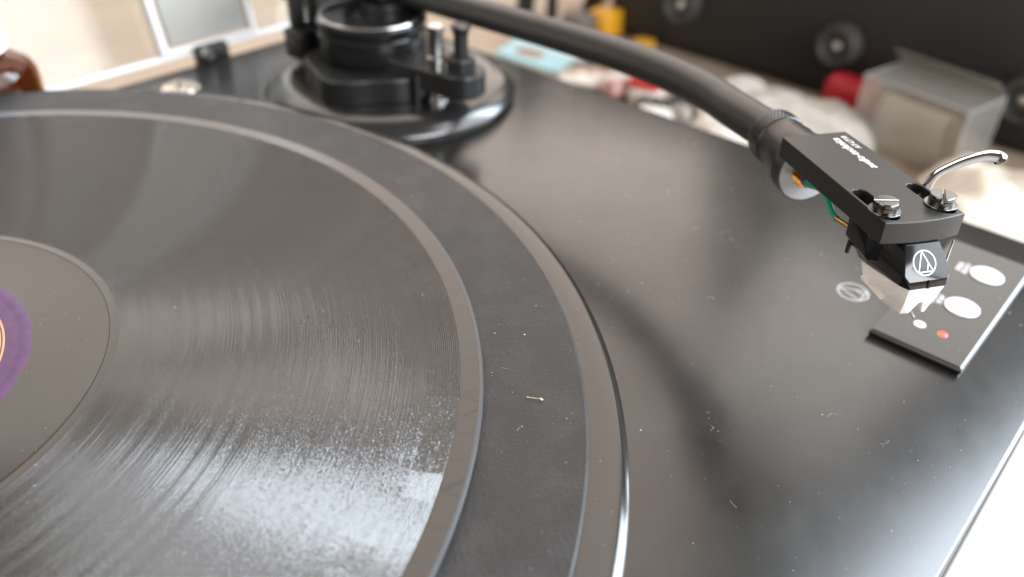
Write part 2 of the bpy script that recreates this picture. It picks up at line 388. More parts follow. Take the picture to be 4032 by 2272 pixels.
M_led = mat('red_lamp', (0.5, 0.02, 0.02), 0.3); M_led.node_tree.nodes['Principled BSDF'].inputs['Emission Color'].default_value = (1, 0.10, 0.04, 1); M_led.node_tree.nodes['Principled BSDF'].inputs['Emission Strength'].default_value = 2.2
lathe('red_indicator', [(0, ZC + .25), (0.7, ZC + .2), (1.2, ZC - .02)], M_led, cp, (192.9, -146.0, 0), 24)
L(emblem('maker_emblem', 4.2, 0.52, mat('grey_print', (0.38, 0.39, 0.39), 0.5), None, (197.5, -121.4, ZP)))
# hinge socket at the back edge
hb = L(box('hinge_socket', (164, 148.6, -25), (179, 154, -15.6), M_black, None, 1.5))
lathe('hinge_pin', [(0, 3), (2.2, 3), (2.2, -3), (0, -3)], M_steel, hb, (167.5, 148.4, -18.0), 20, rot=Matrix.Rotation(math.pi / 2, 4, 'X'))

# tonearm mount
px_, py_ = 200.6, 69.0
tb = L(lathe('tonearm_base', [(0, -13.2), (38, -13.2), (40.5, -13.5), (43.5, -14.4), (46, -15.9), (47.8, -17.8), (48.4, -19.0), (47.6, -19.9), (46.4, -20.4), (46.4, -20.99)], grain(mat('satin_base_paint', (0.018, 0.017, 0.016), ior=1.68), 0.2, 0.05, 0.2), None, (px_, py_, 0), 128))
def lobes():
    out = []
    for k in range(120):
        a = 2 * math.pi * k / 120
        r = 24.0 + 1.6 * math.cos(5 * (a + 0.35))
        out.append((px_ - 11.0 + r * math.cos(a), py_ - 2.5 + r * 0.98 * math.sin(a)))
    return out
outline('lower_collar', [lobes()], -13.2, -4.4, M_black, tb, 0.6)
lathe('pillar', [(0, -13), (14, -13), (15, -4.6), (18.6, -4.0), (20.2, -1.5), (20.2, 5.4), (19.6, 6.0), (20.0, 6.6), (20.4, 9.6), (19.6, 10.6), (18.3, 10.8), (17.4, 9.6), (0, 9.6)], M_gloss, tb, (194.0, 70.0, 0), 96)
lathe('dial_rim', [(17.6, 10.0), (18.2, 11.1), (19.2, 11.1), (19.9, 10.2), (19.2, 9.8)], M_steel, tb, (194.0, 70.0, 0), 96, closed=True)
# cueing arm reaching to the front
def capsule(a, b, ra, rb, n=24):
    a = Vector(a); b = Vector(b); d = (b - a).normalized(); ang = math.degrees(math.atan2(d.y, d.x))
    return circ(a.x, a.y, ra, n, ang + 90, ang + 270) + circ(b.x, b.y, rb, n, ang - 90, ang + 90)
outline('cue_platform', [capsule((198, 66), (197.5, 26.5), 15, 8.2)], -8.2, 0.4, M_black, tb, 0.8)
lathe('post', [(0, 16.4), (3.2, 16.2), (3.6, 15.5), (3.3, 14.5), (2.5, 12.8), (2.5, 5.2), (4.6, 5.0), (5.0, 4.4), (5.0, 0.4)], M_black, tb, (197.0, 26.5, 0), 8, smooth=20)
lathe('lift_rod', [(0, 16.5), (1.4, 16.3), (2.9, 15.6), (2.9, 14.4), (2.6, 13.8), (2.6, 5.4), (3.4, 4.8), (3.4, 3.4), (2.6, 2.9), (2.6, -9.4), (3.4, -10), (3.4, -11.6), (2.4, -12), (2.4, -13.2)], M_steel, tb, (191.5, 33.0, 0), 32)
lathe('stop_pin', [(0, -2), (1.5, -2.4), (1.6, -4), (1.3, -13.2)], M_gloss, tb, (187.5, 39.5, 0), 20)
box('side_bracket', (178.5, 95, -11), (190.5, 106, 0.6), M_black, tb, 1.2)
box('bracket_post', (180.5, 99, 0.6), (185.6, 104, 22), M_black, tb, 0.8)
box('bracket_post', (187.9, 97, 0.6), (190.4, 103, 22), M_black, tb, 0.6)
box('bracket_cap', (179.5, 96, 22), (191, 105, 24), M_black, tb, 1.0)
# small pale button behind the platter
L(lathe('adapter_button', [(0, ZP + 3.6), (1.3, ZP + 3.3), (1.6, ZP + 1.6), (3, ZP + 1.3), (6.6, ZP + 1.0), (7.2, ZP + .4), (7.2, ZP)], mat('pale_metal', (0.75, 0.66, 0.56), 0.25, 0.9), None, (143.5, 128, 0), 48))

# ------------------------------------------------------------------ slip mat, record
sm = tag(lathe('slipmat', [(0, -3.99), (144.35, -3.99), (144.9, -3.4), (144.8, -2.3), (144.3, -2.0), (0, -2.0)], M_mat, None, (0, 0, 0), 256, smooth=30),
         'dark grey leather-grained rubber mat between record and platter rim', 'turntable mat')
rec = tag(empty('record', (0, 0, -2)), 'black ten-inch disc with worn grooves, cracked rim and purple label', 'record')
def ring_obj(name, prof, M, n=256):
    o = lathe(name, prof, M, None, (0, 0, 0), n, smooth=25); o.parent = rec; o.matrix_parent_inverse = rec.matrix_basis.inverted(); return o
ring_obj('rim', [(120.64, 0.0), (124.35, 0.02)], M_land)
ring_obj('edge_bead', [(124.35, 0.02), (124.8, -0.08), (125.05, -0.45), (125.1, -1.0), (124.9, -1.6), (124.4, -1.98), (60, -1.98)], grain(mat('edge_window_glint', (0.055, 0.057, 0.06)), 0.36, 0.3, 0.9, 0.00003, 3))  # paler grey paints in the window's reflection on the rounded edge
ring_obj('groove_field', [(55.6, 0.0), (120.64, 0.0)], M_groove)
ring_obj('run_out_band', [(53.0, 0.0), (55.6, 0.0)], M_groove)
ring_obj('dead_wax', [(36.7, -0.06), (50.9, -0.06), (51.15, -0.01), (51.4, 0.05), (51.65, 0.05), (51.9, 0.0), (53.0, 0.0)], M_land)
ring_obj('paper_label', [(3.6, -0.02), (33.9, -0.02), (34.4, -0.06), (34.8, -0.02), (36.6, -0.02), (36.75, -0.07)], M_label)

# ------------------------------------------------------------------ tonearm (lifted, on its rest)
ta = tag(empty('tonearm', (PIV.x, PIV.y, 0)), 'black J-shaped tonearm tube crossing above the plinth', 'tonearm')
T = lambda o: local(o, ta)
E1 = Vector((-.561, -.828, 0)).normalized(); E2 = Vector((.828, -.561, 0)).normalized()
HO = Vector((153.3, -141.45, 29.3))
ZA = 20.5
axis = lambda d: Vector((HO.x, HO.y, ZA)) + E1 * d
pth = [(209.9, 104, 14.1), (209.7, 68, 15.4), (209.2, 33.4, 16.6), (208.4, -5.5, 17.8), (206.4, -34.6, 18.7), (202.2, -56.3, 19.4), (197.0, -70.6, 19.9), (191.5, -81.2, 20.2)]
a1 = axis(-57.5); a2 = axis(-53.5)
pth += [tuple(a1), tuple(a2)]
T(tube('arm_tube', smooth_path(pth, 12), 4.9, M_tube, None, 40))
rotE = Matrix.Rotation(math.atan2(E1.y, E1.x), 4, 'Z') @ Matrix.Rotation(math.pi / 2, 4, 'Y')    # local z -> E1
col_prof = [(4.5, -57.6), (5.2, -57.6), (6.25, -57.0), (6.4, -56.4), (6.4, -52.2), (6.2, -51.9), (6.15, -48.0), (6.4, -47.4), (6.3, -42), (0, -42)]
cl = T(lathe('locking_collar', col_prof, M_anod, None, tuple(axis(0)), 72, rot=rotE, smooth=30))
kb = []
for row in range(5):
    for k in range(44):
        a = 2 * math.pi * (k + 0.5 * (row % 2)) / 44
        b = bmesh.new(); bmesh.ops.create_cone(b, cap_ends=False, segments=4, radius1=0.40, radius2=0.0, depth=0.34)
        X = Matrix.Rotation(a, 4, 'Z') @ Matrix.Translation((6.5, 0, -55.9 + row * 0.82)) @ Matrix.Rotation(math.pi / 2, 4, 'Y')
        bmesh.ops.transform(b, matrix=X, verts=b.verts[:]); kb.append(b)
kn = finish('knurling', from_bm(join_bm(kb), Matrix.Translation(axis(0)) @ rotE), M_anod, cl, 0); kn['kind'] = 'stuff'
# bearing housing and counterweight
hp = (205, 76)
T(box('bearing_housing', (hp[0] - 9, hp[1] - 9, 12.6), (hp[0] + 15, hp[1] + 17, 27), M_gloss, None, 3.5, 4))
T(lathe('bearing_stem', [(0, 12.6), (9, 12.6), (9, 10), (11, 9.7), (0, 9.7)], M_black, None, (hp[0], hp[1], 0), 40))
rotB = Matrix.Rotation(math.radians(90), 4, 'Z') @ Matrix.Rotation(math.pi / 2, 4, 'Y')
T(lathe('counterweight', [(0, 0), (15, 0), (16.5, 1.5), (16.5, 26), (15, 27.5), (0, 27.5)], M_black, None, (209.8, 112, 13.8), 64, rot=rotB))

# ------------------------------------------------------------------ headshell (local frame: x forward, y outward, z up)
RZ = math.atan2(E1.y, E1.x)
hs = tag(empty('headshell', HO, (0, math.radians(-1.8), RZ)), 'flat black headshell plate with white lettering, two slots and chrome finger lift', 'headshell')
TH = 4.7
front = [(0.55 - 1.0 * (y / 8.5) ** 2 + 0.45 * y / 8.5 * 0, y) for y in [-8.55 + 17.1 * k / 16 for k in range(17)]]
platel = front + [(-40.1, 7.9), (-40.1, -7.9)]
def P(o, par=hs): o.parent = par; return o
plate = P(outline('plate', [platel, slot(-12.2, -2.7, -6.15, 1.62), slot(-12.2, -2.7, 6.15, 1.62)], -TH, 0, M_anod, None, 0.22, 10))
# round rear flange with the contact pins
zc = -8.4
fl = P(lathe('rear_flange', [(0, -43), (6.6, -43), (7.7, -42.5), (7.8, -38.7), (4.4, -38.7), (4.4, -41.5), (0, -41.5)], M_anod, None, (0, 0, zc), 64, rot=Matrix.Rotation(math.pi / 2, 4, 'Y'), smooth=25))
P(lathe('flange_face', [(4.4, -38.66), (7.45, -38.66), (7.45, -38.9), (4.4, -38.9)], M_alu, fl, (0, 0, zc), 64, rot=Matrix.Rotation(math.pi / 2, 4, 'Y'), closed=True), fl)
P(lathe('contact_base', [(4.38, -38.6), (4.3, -40.8), (0, -41)], mat('amber_insulator', (0.50, 0.27, 0.07), 0.28, 0.7), fl, (0, 0, zc), 40, rot=Matrix.Rotation(math.pi / 2, 4, 'Y')), fl)
pins = [(-1.7, -1.8), (1.7, -1.8), (-1.7, 1.4), (1.7, 1.4)]
wcol = [('green', (0.0, 0.34, 0.20)), ('blue', (0.02, 0.05, 0.32)), ('white', (0.7, 0.7, 0.68)), ('red', (0.5, 0.03, 0.03))]
cend = [(-13.9, -4.6, -9.2), (-13.9, 2.0, -8.4), (-13.9, -2.0, -6.6), (-13.9, 4.3, -8.2)]
for (py, pz), (nm, cc), ce in zip(pins, wcol, cend):
    P(lathe('contact_pin', [(0, 4.2), (0.5, 4.0), (0.62, 3.2), (0.62, 0)], M_gold, fl, (-41, py, zc + pz), 14, rot=Matrix.Rotation(math.pi / 2, 4, 'Y')), fl)
    s0 = Vector((-37.2, py, zc + pz)); s1 = Vector(ce)
    if nm == 'green':
        pts = [s0, s0 + Vector((3.0, -1.0, 0.6)), Vector((-29.0, -4.0, -7.6)), Vector((-25.0, -4.7, -7.0)), Vector((-22.0, -5.1, -7.9)), Vector((-20.2, -5.2, -9.0)), Vector((-18.6, -5.0, -9.6))]
    else:
        pts = [s0, s0 + Vector((2.2, py * .4, -0.2)), s0.lerp(s1, .35), s0.lerp(s1, .7) + Vector((0, 0, .6)), s1 + Vector((-3.6, 0, 0))]
    wi = P(tube('lead_wire', smooth_path(pts, 8), 0.58, mat(nm + '_wire', cc, 0.3), None, 14))
    P(tube('sleeve', [s0 + Vector((-.6, 0, 0)), s0 + Vector((1.7, py * .2, -.2))], 0.75, mat(nm + '_sleeve', cc if nm != 'green' else (0.02, 0.05, 0.32), 0.3), wi, 14), wi)
    P(tube('clip', [pts[-1] + Vector((-.3, 0, 0)), pts[-1] + Vector((.5, 0, .1)), pts[-1] + Vector((1.2, 0, .15)), s1], lambda q: 0.72 if q < .3 else 0.55, M_gold, wi, 10), wi)
# screws with washers
for sy, ang in ((-6.15, 76), (6.15, 145)):
    wsh = outline('screw', [circ(-4.6, sy, 3.05, 40), circ(-4.6, sy, 1.2, 20)], 0.02, 0.42, M_screw, None, 0.1)
    P(wsh)
    rot = Matrix.Translation((-4.6, sy, 0)) @ Matrix.Rotation(math.radians(ang), 4, 'Z')
    h1 = lathe('screw_head', [(0, 1.35), (2.35, 1.35), (2.4, 0.42), (0, 0.42)], M_screw, None, (-4.6, sy, 0), 48); P(h1, wsh)
    halves = []
    for sg in (1, -1):
        ao = math.degrees(math.asin(0.28 / 2.4))
        hl = outline('head_half', [circ(0, 0, 2.4, 24, ao, 180 - ao) if sg > 0 else circ(0, 0, 2.4, 24, 180 + ao, 360 - ao)], 1.35, 2.35, M_screw, None, 0.22, 10, xf=rot)
        P(hl, wsh)
    P(lathe('thread', [(0, 0.38), (1.2, 0.38), (1.2, -TH - 1), (0, -TH - 1)], M_screw, None, (-4.6, sy, 0), 20), wsh)
# finger lift
lp = [(-12.4, 7.0, -2.3), (-12.4, 8.9, -1.6), (-12.5, 9.5, 0.6), (-12.6, 10.6, 2.2), (-12.7, 13.0, 3.3), (-12.7, 16.5, 4.5), (-12.6, 20.5, 5.2), (-12.3, 23.2, 5.0), (-12.1, 24.4, 4.3), (-12.1, 24.8, 3.6)]
P(tube('finger_lift', smooth_path(lp, 16), lambda q: ((1.25 + max(0, q - .82) * 2.2) * math.sqrt(max(.04, 1 - max(0, (q - .93) / .07) ** 2)), (0.5 + max(0, q - .82) * 2.6) * math.sqrt(max(.04, 1 - max(0, (q - .93) / .07) ** 2))), M_dchrome, None, 20))
# lettering: reads from the front end towards the arm, tops towards the record
text('lettering', 'audio-technica', 2.75, M_white, hs, (-21.6, 4.0, 0.0), up=(0, -1, 0), right=(-1, 0, 0), shear=0.18, off=0.035, thick=0.02, space=0.96)
text('lettering', 'AT-LT10', 1.75, M_white, hs, (-31.2, 6.35, 0.0), up=(0, -1, 0), right=(-1, 0, 0), shear=0.1, off=0.02, thick=0.02)

# ------------------------------------------------------------------ cartridge
ct = tag(empty('cartridge', HO, (0, math.radians(-1.8), RZ)), 'black faceted cartridge with round emblem and cream stylus, under the headshell', 'cartridge')
K = lambda z: z - 29.3
def hp_(L): return [(a, b, K(c)) for a, b, c in L]
def sym(L): return [(a, s * b, K(c)) for a, b, c in L for s in (-1, 1)]
blk = sym([(-12.9, 6.9, 24.55), (-12.9, 6.6, 19.6), (-6.2, 6.9, 24.55), (-5.6, 6.6, 18.6), (-3.6, 4.6, 24.55), (-3.2, 4.4, 18.2), (-11.8, 5.6, 17.6), (-5.8, 5.6, 17.2)])
main = sym([(-11.5, 3.9, 24.5), (0.8, 3.7, 24.5), (4.35, 5.05, 20.0), (5.25, 4.1, 18.9), (-10.8, 5.0, 20.0), (-10.4, 4.8, 16.6), (3.6, 4.9, 17.3), (5.5, 3.95, 17.3), (-10.4, 4.0, 15.2), (0.0, 4.4, 16.6)])
body = finish('body', from_bm(join_bm([bm_hull(blk, 0.18), bm_hull(main, 0.16)])), mat('piano_black_plastic', (0.010, 0.010, 0.011), 0.12, ior=1.55), ct, 20)
nrm = Vector((5.6, 0, 4.45)).normalized(); upv = Vector((-4.45, 0, 5.6)).normalized()
fc = Vector((0.8, 0, K(24.5))).lerp(Vector((5.25, 0, K(18.9))), 0.52)
em = emblem('emblem', 2.5, 0.24, M_white, ct, tuple(fc + nrm * 0.16 * 0 + Vector((0, -0.35, 0))), right=(0, -1, 0) if False else (0, 1, 0), up=tuple(upv)); em.parent = body
P(box('notch_shade', (5.05, -0.22, K(17.3)), (5.62, 0.22, K(19.0)), mat('slot_shade_black', (0.003, 0.003, 0.003), 0.8), None, 0.0), body)  # raised black sliver painting the shade inside a narrow slot
# stylus guard
up_ = sym([(5.45, 3.85, 17.25), (1.6, 4.75, 16.9), (-8.2, 4.75, 15.6), (4.55, 3.2, 13.2), (0.6, 4.4, 12.9), (-6.4, 4.9, 13.1), (-8.2, 4.4, 14.2)])
legL = hp_([(4.6, -3.25, 13.4), (4.6, 0.2, 13.3), (0.6, -4.4, 13.1), (-1, 0.2, 13.3), (3.55, -2.55, 10.35), (3.75, -0.7, 10.25), (-0.3, -3.9, 10.8), (-0.3, -1.0, 10.8), (-6, -4.5, 13.2), (-6, -1, 13.2)])
legR = hp_([(4.6, 3.25, 13.4), (4.6, 1.0, 13.3), (0.6, 4.4, 13.1), (-1, 1.2, 13.3), (3.9, 2.75, 10.3), (4.0, 2.05, 10.3), (-0.3, 3.9, 10.8), (-0.3, 2.2, 10.8), (-6, 4.5, 13.2), (-6, 1, 13.2)])
rdg = hp_([(-6.6, -5.25, 13.3), (-6.6, -5.25, 12.5), (-0.2, -4.75, 12.2), (-0.2, -4.75, 11.5), (-6.6, -4.0, 13.3), (-6.6, -4.0, 12.5), (-0.2, -4.0, 12.2), (-0.2, -4.0, 11.5)])
stl = finish('stylus_holder', from_bm(join_bm([bm_hull(up_, 0.12), bm_hull(legL, 0.1), bm_hull(legR, 0.1), bm_hull(rdg, 0.08)])), M_cream, ct, 20)
P(tube('cantilever', [(-1.5, 0.3, K(12.4)), (3.2, 0.3, K(10.2)), (4.5, 0.3, K(9.6))], 0.24, M_alu, None, 12), stl)
P(finish('stylus_tip', from_bm(bm_hull(hp_([(4.2, .15, 9.75), (4.2, .45, 9.75), (4.6, .15, 9.7), (4.6, .45, 9.7), (4.35, .3, 9.0)]))), M_steel, None, 0), stl)
for sy in (-4.3, -2.0, 2.0, 4.3):
    P(tube('terminal_pin', [(-12.7, sy, -8.2 if abs(sy) > 3 else -7.2), (-15.0, sy, -8.2 if abs(sy) > 3 else -7.2)], 0.45, M_gold, None, 12), ct)
P(box('side_tab', (-12.6, -5.9, K(15.4)), (-11.7, -5.3, K(18.2)), M_black, None, 0.1), body)
P(box('side_blade', (1.0, 6.35, K(17.6)), (1.35, 6.6, K(24.6)), M_steel, None, 0.05), ct)

# ------------------------------------------------------------------ dust cover, opened at the back
dc = tag(empty('dust_cover', (30, 158, ZP)), 'clear acrylic dust cover propped open behind the plinth', 'dust cover')
D = lambda o, par=dc: local(o, par)
til = Matrix.Translation((0, 158, -19)) @ Matrix.Rotation(math.radians(-13), 4, 'X')
pan = D(box('panel', (-190, 0, 0), (252, 3.2, 330), M_acrylic, None, 0.6, 2, xf=til))
D(box('lower_lip', (-190, -4.5, -1.4), (252, 0, 1.0), M_lip, None, 0.9, 2, xf=til))
hp2 = D(outline('hinge_pocket', [[(151, 1), (196, 1), (196, 60), (151, 60)], [(154, 3), (193, 3), (193, 60.0 - 3), (154, 57)]], -6.0, -0.2, M_lip, None, 0.6, xf=til @ Matrix.Rotation(math.pi / 2, 4, 'X') @ Matrix.Scale(-1, 4, (0, 0, 1))))
D(box('hinge_leaf', (156, -4.8, 4), (191, -1.6, 56), mat('grey_hinge_leaf', (0.40, 0.39, 0.36), 0.4), None, 0.6, xf=til))

# ------------------------------------------------------------------ bottle behind the platter
bt = tag(empty('amber_bottle', (80, 135.5, ZP)), 'small amber glass bottle with white cap standing behind the platter', 'bottle')
Bp = lambda o: local(o, bt)
M_amber = sheet('amber_glass', (0.52, 0.27, 0.08), 0.06, (0.22, 0.10, 0.02), 0.04)
def sq(r, n=64, p=3.2):
    return [r / ((abs(math.cos(2 * math.pi * k / n)) ** p + abs(math.sin(2 * math.pi * k / n)) ** p) ** (1 / p)) for k in range(n)]
def sqlathe(name, prof, M, loc):
    bm = bmesh.new(); rings = []; n = 64; q = sq(1.0, n)
    for r, z, k in prof:
        rings.append([bm.verts.new((loc[0] + r * ((1 - k) + k * q[i]) * math.cos(2 * math.pi * i / n + .5), loc[1] + r * ((1 - k) + k * q[i]) * math.sin(2 * math.pi * i / n + .5), z)) for i in range(n)])
    for a, b in zip(rings, rings[1:]):
        for i in range(n): bm.faces.new((a[i], b[i], b[(i + 1) % n], a[(i + 1) % n]))
    bm.faces.new(rings[0]); bm.faces.new(rings[-1])
    return finish(name, from_bm(bm), M, None, 40)
Bp(sqlathe('glass', [(15, ZP + .2, .5), (16, ZP + 1.5, .5), (16, ZP + 21, .5), (15, ZP + 24, .4), (12, ZP + 26.5, .2), (9, ZP + 28, 0), (8.6, ZP + 29, 0), (7, ZP + 29, 0), (7.5, ZP + 27.5, 0), (14, ZP + 23, .4), (14.6, ZP + 20.5, .5), (14.6, ZP + 2, .5)], M_amber, (80, 135.5)))
Bp(sqlathe('liquid', [(14.2, ZP + 2.2, .5), (14.2, ZP + 17, .5)], mat('brown_liquid', (0.30, 0.115, 0.018), 0.2), (80, 135.5)))
Bp(sqlathe('dark_label', [(16.15, ZP + 2, .5), (16.15, ZP + 9.5, .5)], mat('dark_label', (0.02, 0.018, 0.016), 0.5), (80, 135.5)))
Bp(lathe('cap', [(0, ZP + 46), (8, ZP + 46), (9.3, ZP + 44.5), (10.3, ZP + 31), (10.1, ZP + 29.2), (0, ZP + 29.2)], mat('white_cap', (0.82, 0.82, 0.82), 0.4), None, (80, 135.5, 0), 48))

# ------------------------------------------------------------------ black case with rubber feet, standing on its side
bc = tag(empty('black_case', (560, 0, ZT)), 'large black equipment case with round rubber feet at upper right', 'case')
Cc = lambda o: local(o, bc)
M_case = grain(mat('black_case_paint', (0.012, 0.0115, 0.011)), 0.55, 0.1, 0.3, 0.00002, 2)
Cc(box('shell', (500, -215, ZT), (640, 182, 52), M_case, None, 9, 4))
rotX = Matrix.Rotation(-math.pi / 2, 4, 'Y')
for fy, fz in ((118, -60), (8, -60), (-97, -63), (118, 20), (8, 20), (-97, 20)):
    f = Cc(lathe('rubber_foot', [(13.5, 0), (13.5, 1.5), (11.5, 8.5), (10.4, 9.3), (9.2, 8.6), (7.2, 4.0), (0, 3.6)], mat('foot_rubber', (0.055, 0.053, 0.050), 0.42), None, (500, fy, fz), 48, rot=rotX))
    s_ = lathe('foot_screw', [(0, 6.0), (2.6, 5.6), (3.6, 4.4), (3.6, 3.5)], M_steel, None, (500, fy, fz), 24, rot=rotX); s_.parent = f; s_.matrix_parent_inverse = f.matrix_basis.inverted()

# ------------------------------------------------------------------ clutter on the table beyond the plinth
M_paper = mat('white_paper', (0.78, 0.76, 0.72), 0.7)
def card(name, pts, z, th, M, label, cat, group=None):
    o = outline(name, [pts], z, z + th, M, None, 0.2); return tag(o, label, cat, group)
M_blue = mat('blue_card_print', (0.40, 0.66, 0.74), 0.55)
g = NT(M_blue); c = g.mm(); x, y, z = g.sep(c)
dx = g.math('DIVIDE', g.math('SUBTRACT', x, 420.0), 8.0); dy = g.math('DIVIDE', g.math('SUBTRACT', y, 186.0), 12.0)
inside = g.math('LESS_THAN', g.math('ADD', g.math('MULTIPLY', dx, dx), g.math('MULTIPLY', dy, dy)), 1.0)
edge = g.math('GREATER_THAN', x, 433.0)
g.l(g.mix(edge, g.mix(inside, (0.40, 0.66, 0.74), (0.36, 0.24, 0.16)), (0.74, 0.78, 0.76)), g.b.inputs['Base Color'])
card('blue_card', [(406, 204), (440, 213), (442, 156), (408, 148)], ZT, 3, M_blue, 'light blue printed card with a brown oval lying beyond the plinth edge', 'card')
# yellow tape reel boxes, stand legs
yb = tag(empty('yellow_tape_measure', (486, 180, ZT)), 'yellow and grey tape measure left of the black case', 'tape measure')
local(box('case_body', (481, 166, ZT), (502, 186, ZT + 20), mat('yellow_plastic', (0.75, 0.36, 0.02), 0.4), None, 4, 3), yb)
local(box('grey_grip', (466, 176, ZT), (484, 198, ZT + 18), mat('grey_rubber', (0.16, 0.13, 0.12), 0.6), None, 4, 3), yb)
yt = tag(box('yellow_block', (481, 132, ZT), (494, 146, ZT + 8), mat('yellow_cap_plastic', (0.62, 0.33, 0.03), 0.4), None, 2.5, 3), 'small yellow block at the foot of the black case', 'block')
for k, (lx, ly, tx, ty, lb) in enumerate(((487, 250, 500, 240, 'thicker black stand leg, left of the pair above the tonearm tube'), (491, 226, 494, 228, 'thinner black stand leg, right of the pair above the tonearm tube'))):
    st = tag(tube('stand_leg', [(lx, ly, ZT), (tx, ty, ZT + 170)], 7.0 if k == 0 else 4.2, M_black, None, 20), lb, 'stand leg', 'stand legs beyond the tonearm')
st3 = tag(tube('black_cable', smooth_path([(560, 230, ZT + 6), (520, 212, ZT + 8), (508, 201, ZT + 16), (509, 200, ZT + 60), (520, 202, ZT + 140)], 8), 6.0, M_black, None, 16), 'black cable rising beside the tape measure', 'cable')
# packets
def packet(name, c, sx, sy, h, rz, cols, label, cat='packet', seed=1):
    """small pillow pack with printed panels"""
    rng = random.Random(seed); n = 12; bm = bmesh.new(); X = Matrix.Translation((c[0], c[1], ZT)) @ Matrix.Rotation(math.radians(rz), 4, 'Z')
    top = [[None] * (n + 1) for _ in range(n + 1)]; bot = [[None] * (n + 1) for _ in range(n + 1)]
    for i in range(n + 1):
        for j in range(n + 1):
            u, v = i / n * 2 - 1, j / n * 2 - 1; e = max(0, (1 - u ** 4) * (1 - v ** 4))
            j_ = rng.uniform(-.12, .12) * e
            top[i][j] = bm.verts.new(X @ Vector((u * sx / 2, v * sy / 2, h * (.5 + .5 * e ** .5 + j_))))
            bot[i][j] = bm.verts.new(X @ Vector((u * sx / 2, v * sy / 2, h * (.5 - .5 * e ** .5)))) if 0 < i < n and 0 < j < n else top[i][j]
    for i in range(n):
        for j in range(n):
            bm.faces.new((top[i][j], top[i + 1][j], top[i + 1][j + 1], top[i][j + 1]))
            bm.faces.new((bot[i][j], bot[i][j + 1], bot[i + 1][j + 1], bot[i + 1][j]))
    me = from_bm(bm)
    o = finish(name, me, None, None, 60)
    for cc in cols: me.materials.append(cc)
    for f in me.polygons:
        k = int((f.center.x * 70 + f.center.y * 45 + seed) % len(cols)); f.material_index = k
    return tag(o, label, cat)
MP = {k: mat('print_' + k, v, 0.35) for k, v in dict(white=(.78, .72, .66), red=(.55, .03, .03), black=(.03, .03, .03), yellow=(.55, .42, .08), grey=(.42, .37, .33), pink=(.6, .36, .34), tan=(.46, .35, .27)).items()}
packet('printed_packet', (416, 128), 34, 40, 9, 18, [MP['tan'], MP['black'], MP['yellow'], MP['white']], 'crumpled packet with black and yellow print beside the blue card', seed=2)
packet('printed_packet', (411, 103), 24, 20, 13, -20, [MP['pink'], MP['white'], MP['black']], 'pale pink and white packet in the middle of the clutter', seed=4)
rb = tag(empty('red_white_box', (420, 70, ZT)), 'small white box with a red lid among the packets', 'box')
xr = Matrix.Translation((411, 84, 0)) @ Matrix.Rotation(.3, 4, 'Z')
local(box('carton', (-8, -9, ZT), (8, 9, ZT + 12), MP['white'], None, .5, 2, xf=xr), rb); local(box('lid', (-8.4, -9.4, ZT + 12), (8.4, 9.4, ZT + 17), MP['red'], None, .6, 2, xf=xr), rb)
packet('printed_packet', (395, 69), 28, 22, 13, 40, [MP['white'], MP['grey'], MP['white'], MP['black']], 'white and grey packet at the edge of the plinth', seed=9)
packet('printed_packet', (400, 54), 16, 18, 15, 10, [MP['black'], MP['tan'], MP['black'], MP['red'], MP['grey']], 'dark packet with a red stripe beside the tissue', seed=5)
# crumpled tissues and cloth
def cloth(name, c, sx, sy, h, rz, M, label, cat, seed, n=30):
    from mathutils import noise as mn
    bm = bmesh.new(); X = Matrix.Translation((c[0], c[1], ZT)) @ Matrix.Rotation(math.radians(rz), 4, 'Z'); G = []
    for i in range(n + 1):
        row = []
        for j in range(n + 1):
            u, v = i / n * 2 - 1, j / n * 2 - 1
            e = max(0, 1 - max(abs(u), abs(v)) ** 3)
            z = h * e ** .6 * (0.68 + 0.55 * mn.noise(Vector((u * 1.7 + seed, v * 1.7, seed)))) + (2.2 * mn.noise(Vector((u * 6, v * 6, seed * 2))) - 4.0 * abs(mn.noise(Vector((u * 3.3 + seed, v * 3.3, 1.7)))) - 1.6 * abs(mn.noise(Vector((u * 7 + seed, v * 7, 4.1))))) * e + 3.0 * e
            row.append(bm.verts.new(X @ Vector((u * sx / 2 * (1 + .1 * mn.noise(Vector((v * 2, seed, 0)))), v * sy / 2 * (1 + .1 * mn.noise(Vector((u * 2, seed, 5)))), max(0.4, z)))))
        G.append(row)
    for i in range(n):
        for j in range(n): bm.faces.new((G[i][j], G[i + 1][j], G[i + 1][j + 1], G[i][j + 1]))
    ext = bmesh.ops.extrude_face_region(bm, geom=bm.faces[:])
    for v in [q for q in ext['geom'] if isinstance(q, bmesh.types.BMVert)]: v.co.z = ZT + 0.05
    return tag(finish(name, from_bm(bm), M, None, 70), label, cat)
M_tis = mat('tissue', (0.74, 0.68, 0.60), 0.8)
cloth('crumpled_tissue', (404, 14), 46, 66, 17, 30, M_tis, 'cream crumpled tissue lying between plinth and black case', 'tissue', 3)
cloth('crumpled_cloth', (408, -122), 100, 90, 26, 0, mat('cream_cloth', (0.76, 0.68, 0.58), 0.85), 'cream cloth bundle behind the control panel corner', 'cloth', 8)
# clear bag on the tissue
bag = cloth('polythene_bag', (446, 10), 48, 104, 20, 10, mat('milky_polythene', (0.62, 0.58, 0.53), 0.22), 'crumpled milky polythene bag in front of the black case', 'plastic bag', 5, 44)
# red rounded case
rc = tag(box('red_case', (474, -30, ZT), (492, 4, ZT + 24), mat('red_plastic', (0.55, 0.015, 0.03), 0.35), None, 7, 4), 'red rounded plastic case against the black case', 'case')
